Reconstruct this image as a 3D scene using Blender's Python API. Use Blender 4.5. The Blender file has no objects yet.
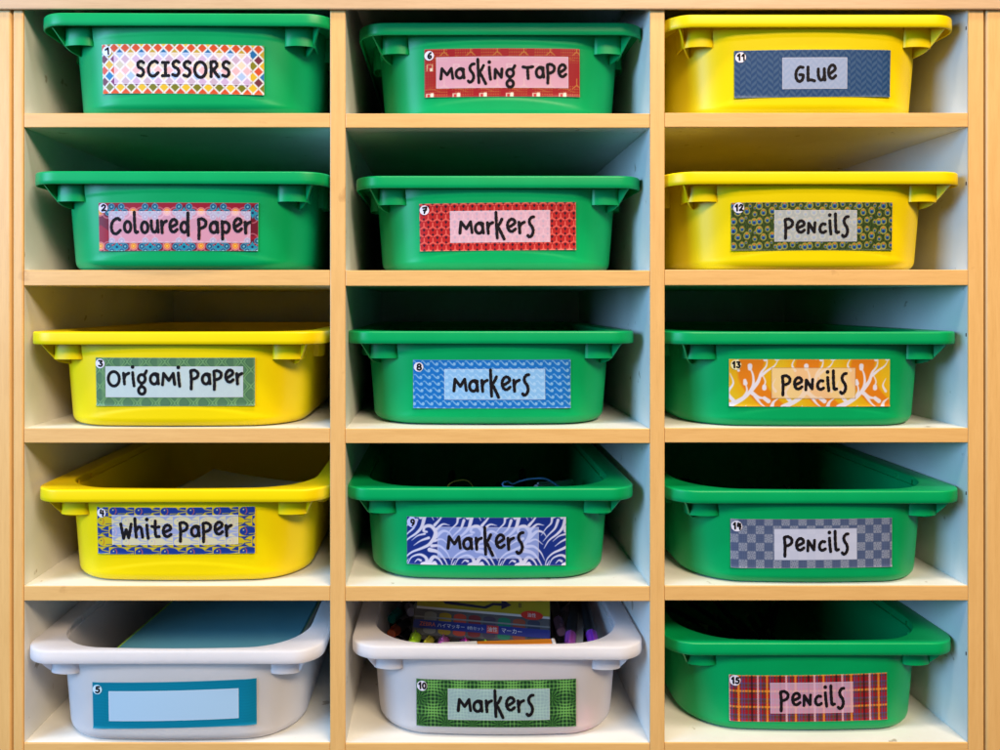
import bpy, bmesh, math, random
import numpy as np
from mathutils import Vector, Matrix
random.seed(7)
scene = bpy.context.scene
COL = scene.collection

# ------------------------------------------------------------------ camera
F, D, PX, PY = 800.0, 0.833, 447.0, 302.0      # focal length (photo px), distance to shelf front, vanishing point
ZO = 0.5194                                    # height of the camera above the foot of the unit
cam = bpy.data.cameras.new('camera')
cam.sensor_width = 36.0
cam.lens = F / 1000.0 * 36.0
cam.shift_x = (500 - PX) / 1000.0
cam.shift_y = -(375 - PY) / 1000.0
cam.clip_start, cam.clip_end = 0.01, 100
co = bpy.data.objects.new('camera', cam); COL.objects.link(co)
co.location = (0, -D, ZO); co.rotation_euler = (math.radians(90), 0, 0)
scene.camera = co

# ------------------------------------------------------------------ world and lamps (an indoor close-up: lamps only)
world = bpy.data.worlds.new('World'); scene.world = world; world.use_nodes = True
bg = world.node_tree.nodes['Background']
bg.inputs['Color'].default_value = (0.95, 0.92, 0.90, 1); bg.inputs['Strength'].default_value = 0.04
def area(name, loc, aim, sx, sy, power, col):
    l = bpy.data.lights.new(name, 'AREA'); l.shape = 'RECTANGLE'; l.size = sx; l.size_y = sy
    l.energy = power; l.color = col
    o = bpy.data.objects.new(name, l); COL.objects.link(o); o.location = loc
    o.rotation_euler = (Vector(aim) - Vector(loc)).to_track_quat('-Z', 'Y').to_euler()
    return o
area('ceiling_lamp', (0.15, -0.78, ZO + 2.4), (0.0, -0.05, ZO), 1.7, 0.24, 54, (1.0, 0.88, 0.72))
area('window_light', (-2.0, -1.35, ZO + 0.50), (0.1, 0.0, ZO - 0.15), 1.2, 1.1, 78, (0.30, 0.60, 1.0))
area('room_lamp', (1.1, -2.5, ZO + 2.1), (0.0, 0.0, ZO - 0.1), 1.8, 0.8, 148, (1.0, 0.79, 0.54))
scene.view_settings.view_transform = 'Standard'
scene.view_settings.look = 'None'
scene.view_settings.exposure = 0.0
scene.view_settings.gamma = 1.0
scene.cycles.max_bounces = 8; scene.cycles.diffuse_bounces = 5
scene.cycles.transmission_bounces = 6; scene.cycles.caustics_reflective = False; scene.cycles.caustics_refractive = False

# ------------------------------------------------------------------ materials
def lin(r, g=None, b=None):
    if g is None: r, g, b = r
    f = lambda c: (c / 255 / 12.92) if c / 255 <= 0.04045 else ((c / 255 + 0.055) / 1.055) ** 2.4
    return (f(r), f(g), f(b), 1)
def base_mat(name, color, rough=0.5, **kw):
    m = bpy.data.materials.new(name); m.use_nodes = True
    p = m.node_tree.nodes['Principled BSDF']
    p.inputs['Base Color'].default_value = color if len(color) == 4 else (*color, 1)
    p.inputs['Roughness'].default_value = rough
    for k, v in kw.items(): p.inputs[k.replace('_', ' ')].default_value = v
    return m
def noise_bump(m, scale, strength, dist=0.0005, detail=3, stretch=None):
    nt = m.node_tree; p = nt.nodes['Principled BSDF']
    tc = nt.nodes.new('ShaderNodeTexCoord'); nz = nt.nodes.new('ShaderNodeTexNoise'); b = nt.nodes.new('ShaderNodeBump')
    nz.inputs['Scale'].default_value = scale; nz.inputs['Detail'].default_value = detail
    b.inputs['Strength'].default_value = strength; b.inputs['Distance'].default_value = dist
    src = tc.outputs['Object']
    if stretch:
        mp = nt.nodes.new('ShaderNodeMapping'); mp.inputs['Scale'].default_value = stretch
        nt.links.new(src, mp.inputs['Vector']); src = mp.outputs['Vector']
    nt.links.new(src, nz.inputs['Vector']); nt.links.new(nz.outputs['Fac'], b.inputs['Height'])
    nt.links.new(b.outputs['Normal'], p.inputs['Normal'])
    return m
def vary(m, c1, c2, scale, stretch=(1, 1, 1), detail=4, lo=0.35, hi=0.65):
    nt = m.node_tree; p = nt.nodes['Principled BSDF']
    tc = nt.nodes.new('ShaderNodeTexCoord'); mp = nt.nodes.new('ShaderNodeMapping'); nz = nt.nodes.new('ShaderNodeTexNoise')
    rp = nt.nodes.new('ShaderNodeValToRGB')
    mp.inputs['Scale'].default_value = stretch; nz.inputs['Scale'].default_value = scale; nz.inputs['Detail'].default_value = detail
    rp.color_ramp.elements[0].position = lo; rp.color_ramp.elements[0].color = c1
    rp.color_ramp.elements[1].position = hi; rp.color_ramp.elements[1].color = c2
    nt.links.new(tc.outputs['Object'], mp.inputs['Vector']); nt.links.new(mp.outputs['Vector'], nz.inputs['Vector'])
    nt.links.new(nz.outputs['Fac'], rp.inputs['Fac']); nt.links.new(rp.outputs['Color'], p.inputs['Base Color'])
    return rp
def wood(name, along, c_dark=(0.69, 0.385, 0.128, 1), c_light=(0.745, 0.430, 0.152, 1)):
    m = base_mat(name, c_light, 0.42)
    nt = m.node_tree; p = nt.nodes['Principled BSDF']
    st = (1.6, 22, 22) if along == 'x' else (22, 22, 1.6)
    rp = vary(m, c_dark, c_light, 9.0, st, 6, 0.30, 0.66)
    # pores and small brown scuffs, a property of the wood itself
    tc = nt.nodes.new('ShaderNodeTexCoord'); mp = nt.nodes.new('ShaderNodeMapping')
    mp.inputs['Scale'].default_value = (5, 60, 60) if along == 'x' else (60, 60, 5)
    nz = nt.nodes.new('ShaderNodeTexNoise'); nz.inputs['Scale'].default_value = 14; nz.inputs['Detail'].default_value = 5
    r2 = nt.nodes.new('ShaderNodeValToRGB')
    r2.color_ramp.elements[0].position = 0.36; r2.color_ramp.elements[0].color = (0.72, 0.62, 0.52, 1)
    r2.color_ramp.elements[1].position = 0.50; r2.color_ramp.elements[1].color = (1, 1, 1, 1)
    mx = nt.nodes.new('ShaderNodeMix'); mx.data_type = 'RGBA'; mx.blend_type = 'MULTIPLY'; mx.inputs[0].default_value = 0.13
    nt.links.new(tc.outputs['Object'], mp.inputs['Vector']); nt.links.new(mp.outputs['Vector'], nz.inputs['Vector'])
    nt.links.new(nz.outputs['Fac'], r2.inputs['Fac'])
    nt.links.new(rp.outputs['Color'], mx.inputs[6]); nt.links.new(r2.outputs['Color'], mx.inputs[7])
    n3 = nt.nodes.new('ShaderNodeTexNoise'); n3.inputs['Scale'].default_value = 26; n3.inputs['Detail'].default_value = 6
    r3 = nt.nodes.new('ShaderNodeValToRGB')
    r3.color_ramp.elements[0].position = 0.24; r3.color_ramp.elements[0].color = (0.45, 0.30, 0.18, 1)
    r3.color_ramp.elements[1].position = 0.33; r3.color_ramp.elements[1].color = (1, 1, 1, 1)
    m2 = nt.nodes.new('ShaderNodeMix'); m2.data_type = 'RGBA'; m2.blend_type = 'MULTIPLY'; m2.inputs[0].default_value = 0.55
    nt.links.new(tc.outputs['Object'], n3.inputs['Vector']); nt.links.new(n3.outputs['Fac'], r3.inputs['Fac'])
    nt.links.new(mx.outputs[2], m2.inputs[6]); nt.links.new(r3.outputs['Color'], m2.inputs[7])
    nt.links.new(m2.outputs[2], p.inputs['Base Color'])
    b = nt.nodes.new('ShaderNodeBump'); b.inputs['Strength'].default_value = 0.25; b.inputs['Distance'].default_value = 0.0003
    nt.links.new(nz.outputs['Fac'], b.inputs['Height']); nt.links.new(b.outputs['Normal'], p.inputs['Normal'])
    return m
WOOD_H = wood('beech_along', 'x')
WOOD_V = wood('beech_upright', 'z')
WOOD_TOP = wood('beech_top', 'x', (0.54, 0.335, 0.18, 1), (0.60, 0.385, 0.215, 1))
LAM = noise_bump(base_mat('white_laminate', (0.70, 0.69, 0.65), 0.45), 900, 0.12, 0.0002)
vary(LAM, (0.66, 0.65, 0.61, 1), (0.73, 0.72, 0.69, 1), 14, (1, 1, 1), 5, 0.3, 0.6)
_n = LAM.node_tree; _t = _n.nodes.new('ShaderNodeTexCoord'); _z = _n.nodes.new('ShaderNodeTexNoise'); _z.inputs['Scale'].default_value = 55; _z.inputs['Detail'].default_value = 3
_r = _n.nodes.new('ShaderNodeValToRGB'); _r.color_ramp.elements[0].position = 0.255; _r.color_ramp.elements[0].color = (0.42, 0.34, 0.24, 1); _r.color_ramp.elements[1].position = 0.30; _r.color_ramp.elements[1].color = (1, 1, 1, 1)
_m = _n.nodes.new('ShaderNodeMix'); _m.data_type = 'RGBA'; _m.blend_type = 'MULTIPLY'; _m.inputs[0].default_value = 0.7
_src = _n.nodes['Principled BSDF'].inputs['Base Color'].links[0].from_socket
_n.links.new(_t.outputs['Object'], _z.inputs['Vector']); _n.links.new(_z.outputs['Fac'], _r.inputs['Fac']); _n.links.new(_src, _m.inputs[6]); _n.links.new(_r.outputs['Color'], _m.inputs[7])
_n.links.new(_m.outputs[2], _n.nodes['Principled BSDF'].inputs['Base Color'])
SEAM = base_mat('dark_gap', (0.05, 0.03, 0.015), 0.8)
def plastic(name, c1, c2, rough=0.38, **kw):
    m = base_mat(name, c1, rough, **kw)
    m.node_tree.nodes['Principled BSDF'].inputs['Specular IOR Level'].default_value = 0.26
    vary(m, (*c1, 1), (*c2, 1), 18, (1, 1, 1), 4, 0.3, 0.7)
    noise_bump(m, 1500, 0.10, 0.0002, 2)
    return m
GREEN = plastic('green_plastic', (0.0, 0.300, 0.085), (0.0, 0.335, 0.098), 0.36)
YELLOW = plastic('yellow_plastic', (0.80, 0.595, 0.0), (0.83, 0.625, 0.0), 0.36)
WHITE = plastic('frosted_white_plastic', (0.88, 0.86, 0.88), (0.91, 0.89, 0.91), 0.42)
for m in (GREEN, YELLOW):
    p = m.node_tree.nodes['Principled BSDF']
    p.inputs['Subsurface Weight'].default_value = 0.0
pw = WHITE.node_tree.nodes['Principled BSDF']
_nt = WHITE.node_tree; _tr = _nt.nodes.new('ShaderNodeBsdfTranslucent'); _tr.inputs['Color'].default_value = (0.96, 0.94, 0.96, 1)
_mx = _nt.nodes.new('ShaderNodeMixShader'); _mx.inputs[0].default_value = 0.60
_nt.links.new(pw.outputs[0], _mx.inputs[1]); _nt.links.new(_tr.outputs[0], _mx.inputs[2]); _nt.links.new(_mx.outputs[0], _nt.nodes['Material Output'].inputs['Surface'])

# ------------------------------------------------------------------ object helpers
def link_mesh(name, verts, faces, mats, parent=None, smooth=False, fmat=None, auto=None):
    me = bpy.data.meshes.new(name)
    me.from_pydata([tuple(v) for v in verts], [], faces)
    for m in (mats if isinstance(mats, (list, tuple)) else [mats]): me.materials.append(m)
    if fmat is not None: me.polygons.foreach_set('material_index', fmat)
    if smooth: me.polygons.foreach_set('use_smooth', [True] * len(me.polygons))
    me.update()
    if auto is not None: me.set_sharp_from_angle(angle=math.radians(auto))
    o = bpy.data.objects.new(name, me); COL.objects.link(o)
    if parent is not None: o.parent = parent
    return o
def empty(name, loc, label, cat, group=None, rot=(0, 0, 0)):
    o = bpy.data.objects.new(name, None); COL.objects.link(o)
    o.empty_display_size = 0.03
    o.location = loc; o.rotation_euler = rot
    return tag(o, label, cat, group)
def tag(o, label, cat, group=None):
    o['label'] = label; o['category'] = cat
    if group: o['group'] = group
    return o
def box(name, x0, x1, y0, y1, z0, z1, mat, parent=None, bev=0.0006, seg=2):
    bm = bmesh.new()
    bmesh.ops.create_cube(bm, size=1)
    for v in bm.verts:
        v.co = Vector((x0 + (v.co.x + .5) * (x1 - x0), y0 + (v.co.y + .5) * (y1 - y0), z0 + (v.co.z + .5) * (z1 - z0)))
    if bev: bmesh.ops.bevel(bm, geom=list(bm.edges), offset=bev, segments=seg, profile=0.5, affect='EDGES')
    me = bpy.data.meshes.new(name); bm.to_mesh(me); bm.free(); me.materials.append(mat)
    o = bpy.data.objects.new(name, me); COL.objects.link(o)
    if parent is not None: o.parent = parent
    return o
def X(px, y=0.0): return (px - PX) * (D + y) / F
def Z(py, y=0.0): return ZO + (PY - py) * (D + y) / F
def P(px, py, y): return Vector((X(px, y), y, Z(py, y)))

# ------------------------------------------------------------------ the shelf unit
DEPTH = 0.455
unit = empty('shelf_unit', (0, 0, 0), 'beech edged white shelf unit of fifteen open compartments holding the trays', 'shelf unit')
XU = [(13.0, 23.6), (330.0, 345.4), (650.0, 664.8), (968.4, 984.0)]     # uprights in photo px on the front plane
FLOORS = [113.0, 270.0, 428.3, 586.2, 743.2]                           # front top edge of every shelf
UNDER = [127.3, 285.6, 443.0, 601.0, 780.0]
z_top = Z(-29) ; z_bot = 0.0
for i, (a, b) in enumerate(XU):
    nm = 'side_panel' if i in (0, 3) else 'divider'
    o = box(nm, X(a), X(b), 0.0022, DEPTH, z_bot, z_top + 0.015, LAM, unit, 0.0004)
    box('edge_band', X(a), X(b), 0.0, 0.0021, z_bot, z_top + 0.015, WOOD_V, o, 0.0009 if i else 0.0018)
    if i == 3:
        for py in (27, 183, 335, 494, 655):
            box('peg_hole', X(a) - 0.0003, X(a) + 0.0006, 0.0028, 0.0042, Z(py) - 0.0018, Z(py) + 0.0018, SEAM, o, 0)
for c in range(3):
    xa, xb = X(XU[c][1]), X(XU[c + 1][0])
    for r in range(5):
        dz = [0.0, -0.0004, 0.0003][c]
        o = box('shelf', xa, xb, 0.0026, DEPTH, Z(UNDER[r]) + dz, Z(FLOORS[r]) + dz, LAM, unit, 0.0003)
        box('edge_band', xa + .0001, xb - .0001, 0.0004, 0.0025, Z(UNDER[r]) + dz, Z(FLOORS[r]) + dz, WOOD_H, o, 0.0007)
box('top_panel', X(XU[0][1]), X(XU[3][0]), 0.004, DEPTH, z_top, z_top + 0.015, LAM, unit)
box('back_panel', X(XU[0][0]), X(XU[3][1]), DEPTH + 0.0002, DEPTH + 0.006, z_bot, z_top + 0.015, LAM, unit)
box('plinth', X(XU[0][1]), X(XU[3][0]), 0.03, 0.045, 0.0, Z(781), LAM, unit)
rail = box('top_board', -0.80, 0.90, -0.004, -0.0006, Z(9.2, -0.004), Z(-46), WOOD_TOP, None, 0.0012)
tag(rail, 'pale beech board running across the very top, above all the uprights', 'board')
lp = box('upright_panel', X(-140), X(11.3), -0.0004, DEPTH, 0.0, z_top, WOOD_V, None, 0.0022, 3)
tag(lp, 'beech upright of the neighbouring unit at the far left, beside the Scissors column', 'panel')
rp_ = box('upright_panel', X(986.2), X(1140), -0.0004, DEPTH, 0.0, z_top, WOOD_V, None, 0.0026, 3)
tag(rp_, 'beech upright of the neighbouring unit at the far right, beside the Glue tray', 'panel')

# ------------------------------------------------------------------ tray geometry (local: x centre, y from rim front, z from tray base)
W2, TD, TH = 0.1550, 0.42, 0.100
NF, NC, NS, NB = 48, 12, 10, 8
def rrect(hw, y0, y1, r, bow=0.0):
    pts = []
    for i in range(NF):
        t = i / NF; x = -(hw - r) + 2 * (hw - r) * t
        pts.append((x, y0 - bow * (1 - (x / (hw - r)) ** 2)))
    for i in range(NC):
        a = math.radians(-90 + 90 * i / NC); pts.append((hw - r + r * math.cos(a), y0 + r + r * math.sin(a)))
    for i in range(NS): pts.append((hw, y0 + r + (y1 - y0 - 2 * r) * i / NS))
    for i in range(NC):
        a = math.radians(90 * i / NC); pts.append((hw - r + r * math.cos(a), y1 - r + r * math.sin(a)))
    for i in range(NB): pts.append(((hw - r) - 2 * (hw - r) * i / NB, y1))
    for i in range(NC):
        a = math.radians(90 + 90 * i / NC); pts.append((-(hw - r) + r * math.cos(a), y1 - r + r * math.sin(a)))
    for i in range(NS): pts.append((-hw, y1 - r - (y1 - y0 - 2 * r) * i / NS))
    for i in range(NC):
        a = math.radians(180 + 90 * i / NC); pts.append((-(hw - r) + r * math.cos(a), y0 + r + r * math.sin(a)))
    return pts
def body_dims(z):
    k = z / TH
    return 0.129 + 0.008 * k, 0.0125 - 0.0050 * k, TD - 0.022 + 0.006 * k, 0.061 + 0.005 * k
BOW = 0.0022
def front_y(x, z):
    hw, y0, y1, r = body_dims(z)
    ax = abs(x)
    if ax <= hw - r: return y0 - BOW * (1 - (x / (hw - r)) ** 2)
    dx = min(ax - (hw - r), r)
    return y0 + r - math.sqrt(max(r * r - dx * dx, 0))
def sstep(a, b, x):
    t = max(0, min(1, (x - a) / (b - a))); return t * t * (3 - 2 * t)
def recess(x, z):
    if abs(x) > 0.112: return 0
    zt = 0.0805 - 0.45 * x * x ; zb = 0.0205 - 1.3 * x * x
    return 0.0005 * sstep(zb - 0.0012, zb + 0.0024, z) * (1 - sstep(zt - 0.0010, zt + 0.0004, z)) * (1 - sstep(0.098, 0.110, abs(x)))
def loops_mesh(loops, cap_first=None, cap_last=None):
    verts, faces = [], []
    n = len(loops[0])
    for L in loops: verts += L
    for k in range(len(loops) - 1):
        for i in range(n):
            j = (i + 1) % n
            faces.append((k * n + i, k * n + j, (k + 1) * n + j, (k + 1) * n + i))
    if cap_last: faces.append(tuple(range((len(loops) - 1) * n, len(loops) * n)))
    return verts, faces
def make_tub_data():
    loops = []
    # inner wall, from the bottom up, then over the rim edge and down the outer wall (closed shell)
    def inner(z, inset):
        hw, y0, y1, r = body_dims(z)
        return [(x, y, z) for x, y in rrect(hw - inset, y0 + inset, y1 - inset, r - inset, BOW)]
    seq = [(0.0028, 0.012), (0.0035, 0.0075), (0.0065, 0.0040), (0.011, 0.0030), (0.03, 0.0030), (0.06, 0.0030), (0.0895, 0.0030), (0.0905, 0.0028), (0.0908, 0.0005), (0.0962, 0.0003)]
    for z, ins in seq: loops.append(inner(z, ins))
    def outer(z, inset=0.0):
        hw, y0, y1, r = body_dims(z)
        return [(x, y + (recess(x, z) if y < 0.06 else 0), z) for x, y in rrect(hw - inset, y0 + inset, y1 - inset, r - inset, BOW)]
    for z in np.linspace(0.0968, 0.0085, 66): loops.append(outer(z, 0))
    for a in (22, 45, 68, 90):
        a = math.radians(a); loops.append(outer(0.0085 - 0.0085 * math.sin(a), 0.0085 * (1 - math.cos(a))))
    v, f = loops_mesh(loops, None, True)
    n = len(loops[0]); f.append(tuple(reversed(range(n))))
    return v, f
def make_rim_data():
    prof = []       # (outer-loop inset, z) round the lip
    def out(ins, z): return [(x, y, z) for x, y in rrect(W2 - ins, ins, TD - ins, max(0.030 - ins, 0.004))]
    hw, y0, y1, r = body_dims(TH)
    def opn(ins, z): return [(x, y, z) for x, y in rrect(hw + ins, y0 - ins, y1 + ins, r + ins, BOW)]
    loops = [opn(-0.0002, 0.0966)] + [out(0.0024, 0.0950), out(0.0024, 0.0872), out(0.0018, 0.0867), out(0.0006, 0.0867), out(0.0, 0.0873), out(-0.0002, 0.091), out(0.0, 0.0980)]
    for a in (20, 40, 60, 80): 
        a = math.radians(a); loops.append(out(0.0017 * (1 - math.cos(a)), 0.0980 + 0.0019 * math.sin(a)))
    loops += [out(0.0032, 0.0999)]
    loops += [opn(0.0000 - 0.0016, 0.0999), opn(-0.0026, 0.0994), opn(-0.0030, 0.0985), opn(-0.0031, 0.0967), opn(-0.0002, 0.0966)]
    return loops_mesh(loops)
def make_tab_data(s):
    # hollow stop under the lip near a front corner, with the curved gusset that runs out to the lip
    verts, faces = [], []
    pl = [(0.0975, 0.0165), (0.0985, 0.0150), (0.101, 0.0138), (0.105, 0.0128), (0.110, 0.0124), (0.116, 0.0130), (0.121, 0.0142), (0.1250, 0.0160), (0.1276, 0.0186), (0.1286, 0.0220), (0.1290, 0.030), (0.1290, 0.041)]
    zt, zb = 0.0962, 0.0705
    pl = [(x + 0.003, y) for x, y in pl]
    n = len(pl)
    nrm = []
    for i in range(n):
        a, b = pl[max(i - 1, 0)], pl[min(i + 1, n - 1)]
        t = Vector((b[0] - a[0], b[1] - a[1])).normalized(); nrm.append((-t.y, t.x))
    th = 0.0015
    zs = [zt, 0.084, 0.076, zb + 0.001, zb]
    for side in (0, 1):
        for z in zs:
            for (x, y), (nx, ny) in zip(pl, nrm): verts.append((s * (x + side * nx * th), y + side * ny * th, z))
    m = len(zs)
    q = lambda side, k, i: side * n * m + k * n + i
    for k in range(m - 1):
        for i in range(n - 1):
            faces.append((q(0, k, i), q(0, k, i + 1), q(0, k + 1, i + 1), q(0, k + 1, i)))
            faces.append((q(1, k, i), q(1, k + 1, i), q(1, k + 1, i + 1), q(1, k, i + 1)))
    for i in range(n - 1): faces.append((q(0, m - 1, i), q(0, m - 1, i + 1), q(1, m - 1, i + 1), q(1, m - 1, i)))
    # gusset
    path = [(0.1150, 0.0365, 0.0640), (0.1180, 0.0320, 0.0645), (0.1212, 0.0270, 0.0655), (0.1242, 0.0220, 0.0674), (0.1268, 0.0186, 0.0705), (0.1290, 0.0155, 0.0745), (0.1310, 0.0118, 0.0788), (0.1330, 0.0090, 0.0830), (0.1352, 0.0066, 0.0866)]
    path = [(x + 0.003, y + 0.0004, z) for x, y, z in path]
    b0 = len(verts)
    for (x, y, z) in path:
        for dx, dy in ((-0.0007, -0.0006), (0.0007, 0.0006)):
            verts.append((s * (x + dx), y + dy, z)); verts.append((s * (x + dx), y + dy, 0.0962))
    for i in range(len(path) - 1):
        a = b0 + 4 * i; b = a + 4
        faces += [(a, b, b + 1, a + 1), (a + 2, a + 3, b + 3, b + 2), (a, a + 2, b + 2, b)]
    e = b0 + 4 * (len(path) - 1)
    faces += [(b0, b0 + 1, b0 + 3, b0 + 2), (e, e + 2, e + 3, e + 1)]
    return verts, faces
def make_runner_data(s, yc):
    verts, faces = [], []
    for i in range(9):
        a = math.pi * i / 8
        y = yc - 0.016 * math.cos(a); x = 0.1348 + 0.0100 * math.sin(a) ** 0.6
        verts += [(s * x, y, 0.0962), (s * x, y, 0.070), (s * (x - 0.0012), y, 0.070), (s * (x - 0.0012), y, 0.0962)]
    for i in range(8):
        p, q_ = 4 * i, 4 * i + 4
        faces += [(p, q_, q_ + 1, p + 1), (p + 1, q_ + 1, q_ + 2, p + 2), (p + 2, q_ + 2, q_ + 3, p + 3)]
    return verts, faces
TUB, RIM = make_tub_data(), make_rim_data()
TABS = {s: make_tab_data(s) for s in (-1, 1)}
RUNS = {s: make_runner_data(s, 0.085) for s in (-1, 1)}
def mesh_of(name, data, mat, auto):
    me = bpy.data.meshes.new(name); me.from_pydata(data[0], [], data[1]); me.materials.append(mat)
    bm = bmesh.new(); bm.from_mesh(me); bmesh.ops.recalc_face_normals(bm, faces=bm.faces); bm.to_mesh(me); bm.free()
    me.polygons.foreach_set('use_smooth', [True] * len(me.polygons)); me.set_sharp_from_angle(angle=math.radians(auto))
    return me
TRAY_MESH = {}
for key, mat in (('green', GREEN), ('yellow', YELLOW), ('white', WHITE)):
    TRAY_MESH[key] = dict(tub=mesh_of('tub', TUB, mat, 50), rim=mesh_of('rim', RIM, mat, 50),
        tab={s: mesh_of('tab', TABS[s], mat, 40) for s in (-1, 1)}, run={s: mesh_of('side_runner', RUNS[s], mat, 40) for s in (-1, 1)})
def add(name, me, parent):
    o = bpy.data.objects.new(name, me); COL.objects.link(o); o.parent = parent; return o

# ------------------------------------------------------------------ printed cards: pattern functions on (U,V) = photo px inside the card, 0..160 x 0..48, V down
C = lambda r, g, b: np.array([r, g, b], float)
def fill(U, c): return np.ones(U.shape + (3,)) * np.asarray(c, float)
def over(img, mask, c):
    m = np.clip(mask, 0, 1)[..., None]; return img * (1 - m) + np.asarray(c, float) * m
def edge(d, w=0.35): return np.clip(0.5 - d / (2 * w), 0, 1)
def tile(U, pu, off=0.0): 
    i = np.floor((U - off) / pu); return U - off - i * pu, i
def seg_dist(x, y, pts, w0, w1):
    best = np.full(x.shape, 1e3); n = len(pts) - 1
    for k in range(n):
        (ax, ay), (bx, by) = pts[k], pts[k + 1]
        dx, dy = bx - ax, by - ay; L = dx * dx + dy * dy + 1e-9
        t = np.clip(((x - ax) * dx + (y - ay) * dy) / L, 0, 1)
        w = w0 + (w1 - w0) * (k + t) / n
        best = np.minimum(best, np.hypot(x - ax - t * dx, y - ay - t * dy) - w)
    return best
def cr(pts, n=6):
    p = [np.array(q, float) for q in pts]; p = [2 * p[0] - p[1]] + p + [2 * p[-1] - p[-2]]; out = []
    for i in range(1, len(p) - 2):
        for k in range(n):
            t = k / n
            out.append(tuple(0.5 * (2 * p[i] + (p[i + 1] - p[i - 1]) * t + (2 * p[i - 1] - 5 * p[i] + 4 * p[i + 1] - p[i + 2]) * t * t + (3 * p[i] - p[i - 1] - 3 * p[i + 1] + p[i + 2]) * t ** 3)))
    out.append(tuple(p[-2])); return out
def tiled(U, V, pu, pv, pts, w0, w1, shear=0.0):
    # distance to a stroke repeated on a lattice (row j shifted by j*shear)
    best = np.full(U.shape, 1e3)
    j0 = np.floor(V / pv)
    for dj in (-1, 0, 1):
        j = j0 + dj; uu = U - j * shear; i0 = np.floor(uu / pu)
        for di in (-1, 0, 1):
            best = np.minimum(best, seg_dist(uu - (i0 + di) * pu, V - j * pv, pts, w0, w1))
    return best
def pat_diamonds(U, V):
    img = fill(U, (244, 238, 232)); a, b = 10.9, 5.45
    lat = np.abs(np.abs(((U + 1.2) / 5.45) % 2 - 1) - 0.5) < 0.06
    img = over(img, lat * 0.35, (120, 110, 140))
    rows = [[(226, 84, 30)], [(205, 165, 40), (30, 110, 170)], [(120, 40, 60), (140, 60, 110)], [(235, 180, 30), (140, 130, 20)], [(228, 80, 40)], [(30, 120, 180), (240, 190, 40)], [(120, 50, 60), (140, 50, 110)], [(130, 125, 20), (245, 195, 40)]]
    j = np.round((V - 3.6) / b)
    for dj in (-1, 0, 1):
        jj = j + dj; off = np.where(jj % 2 == 0, 2.0, 2.0 + a / 2)
        i = np.round((U - off) / a); du, dv = U - off - i * a, V - 3.6 - jj * b
        d = (np.abs(du) + np.abs(dv)) - 4.3
        for r in range(8):
            for q, c in enumerate(rows[r]):
                m = (jj % 8 == r) & ((i % len(rows[r])) == q)
                img = over(img, edge(d, 0.45) * m, c)
    return img
def rings(img, U, V, cu, cv, spec):
    r = np.hypot(U - cu, V - cv)
    for rad, c in spec: img = over(img, edge(r - rad, 0.4), c)
    return img
def pat_flowers(U, V):
    img = fill(U, (116, 14, 38))
    tri = (np.abs(((U - 2) / 17) % 2 - 1) * 12 + 2 > (V % 34)) | (np.abs(((U - 2) / 17) % 2 - 1) * 12 > 34 - (V % 34))
    img = over(img, tri * 1.0, (160, 20, 42))
    u, _ = tile(U, 34, 18.5 - 17); v, _ = tile(V, 34, 8 - 17)
    u -= 17; v -= 17
    for (a, b, r) in ((0, -6, 5.2), (-9, 2, 5.2), (9, 2, 5.2), (0, 7, 5.0)):
        rr = np.hypot(np.abs(u) - abs(a), v - b)
        img = over(img, edge(np.abs(rr - r) - 0.55), (190, 100, 116))
    for (a, b) in ((5, -4), (8.5, 1.5), (5, 6)):
        rr = np.hypot(np.abs(u - 17 * 0) - a, v - b)
        for rad, c in ((3.3, (70, 160, 185)), (2.4, (22, 60, 110)), (1.2, (110, 190, 200))): img = over(img, edge(rr - rad, .4), c)
    d = np.minimum(np.abs(u) * 0.55 + np.abs(v - 2), np.abs(u) + np.abs(v - 2) * 0.55) - 3.2
    img = over(img, edge(d), (30, 150, 175)); img = over(img, edge(np.hypot(u, v - 2) - 1.2), (24, 40, 90))
    u2 = (u + 34) % 34 - 17
    rr = np.hypot(u2, v - 1.0)
    for rad, c in ((4.3, (235, 160, 150)), (3.5, (200, 40, 40)), (3.0, (250, 190, 110)), (2.1, (245, 130, 30)), (1.0, (255, 215, 80))): img = over(img, edge(rr - rad, .4), c)
    return img
def pat_hexagons(U, V):
    img = fill(U, (90, 130, 92)); a = 19.0; h = a * math.sqrt(3) / 2
    best = np.full(U.shape, 1e3); second = best.copy()
    for s in (0, 1):
        uu = U - 4 - s * a / 2; vv = V - 4 - s * h / 1.0 * 0.5
        du = uu - np.round(uu / a) * a; dv = vv - np.round(vv / h) * h
        d = np.hypot(du, dv); m = d < best
        second = np.where(m, best, np.minimum(second, d)); best = np.where(m, d, best)
    e = second - best
    img = over(img, edge(e - 2.6, .3) * 0.9, (132, 176, 116)); img = over(img, edge(e - 0.7, .3), (58, 104, 66))
    img = over(img, edge(np.abs(best - 4.6) - 0.35, .3) * 0.55, (60, 110, 70))
    img = over(img, edge(np.abs(((U + 2) % a) - a / 2) - 1.6, .3) * 0.35, (140, 180, 120))
    return img
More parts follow.
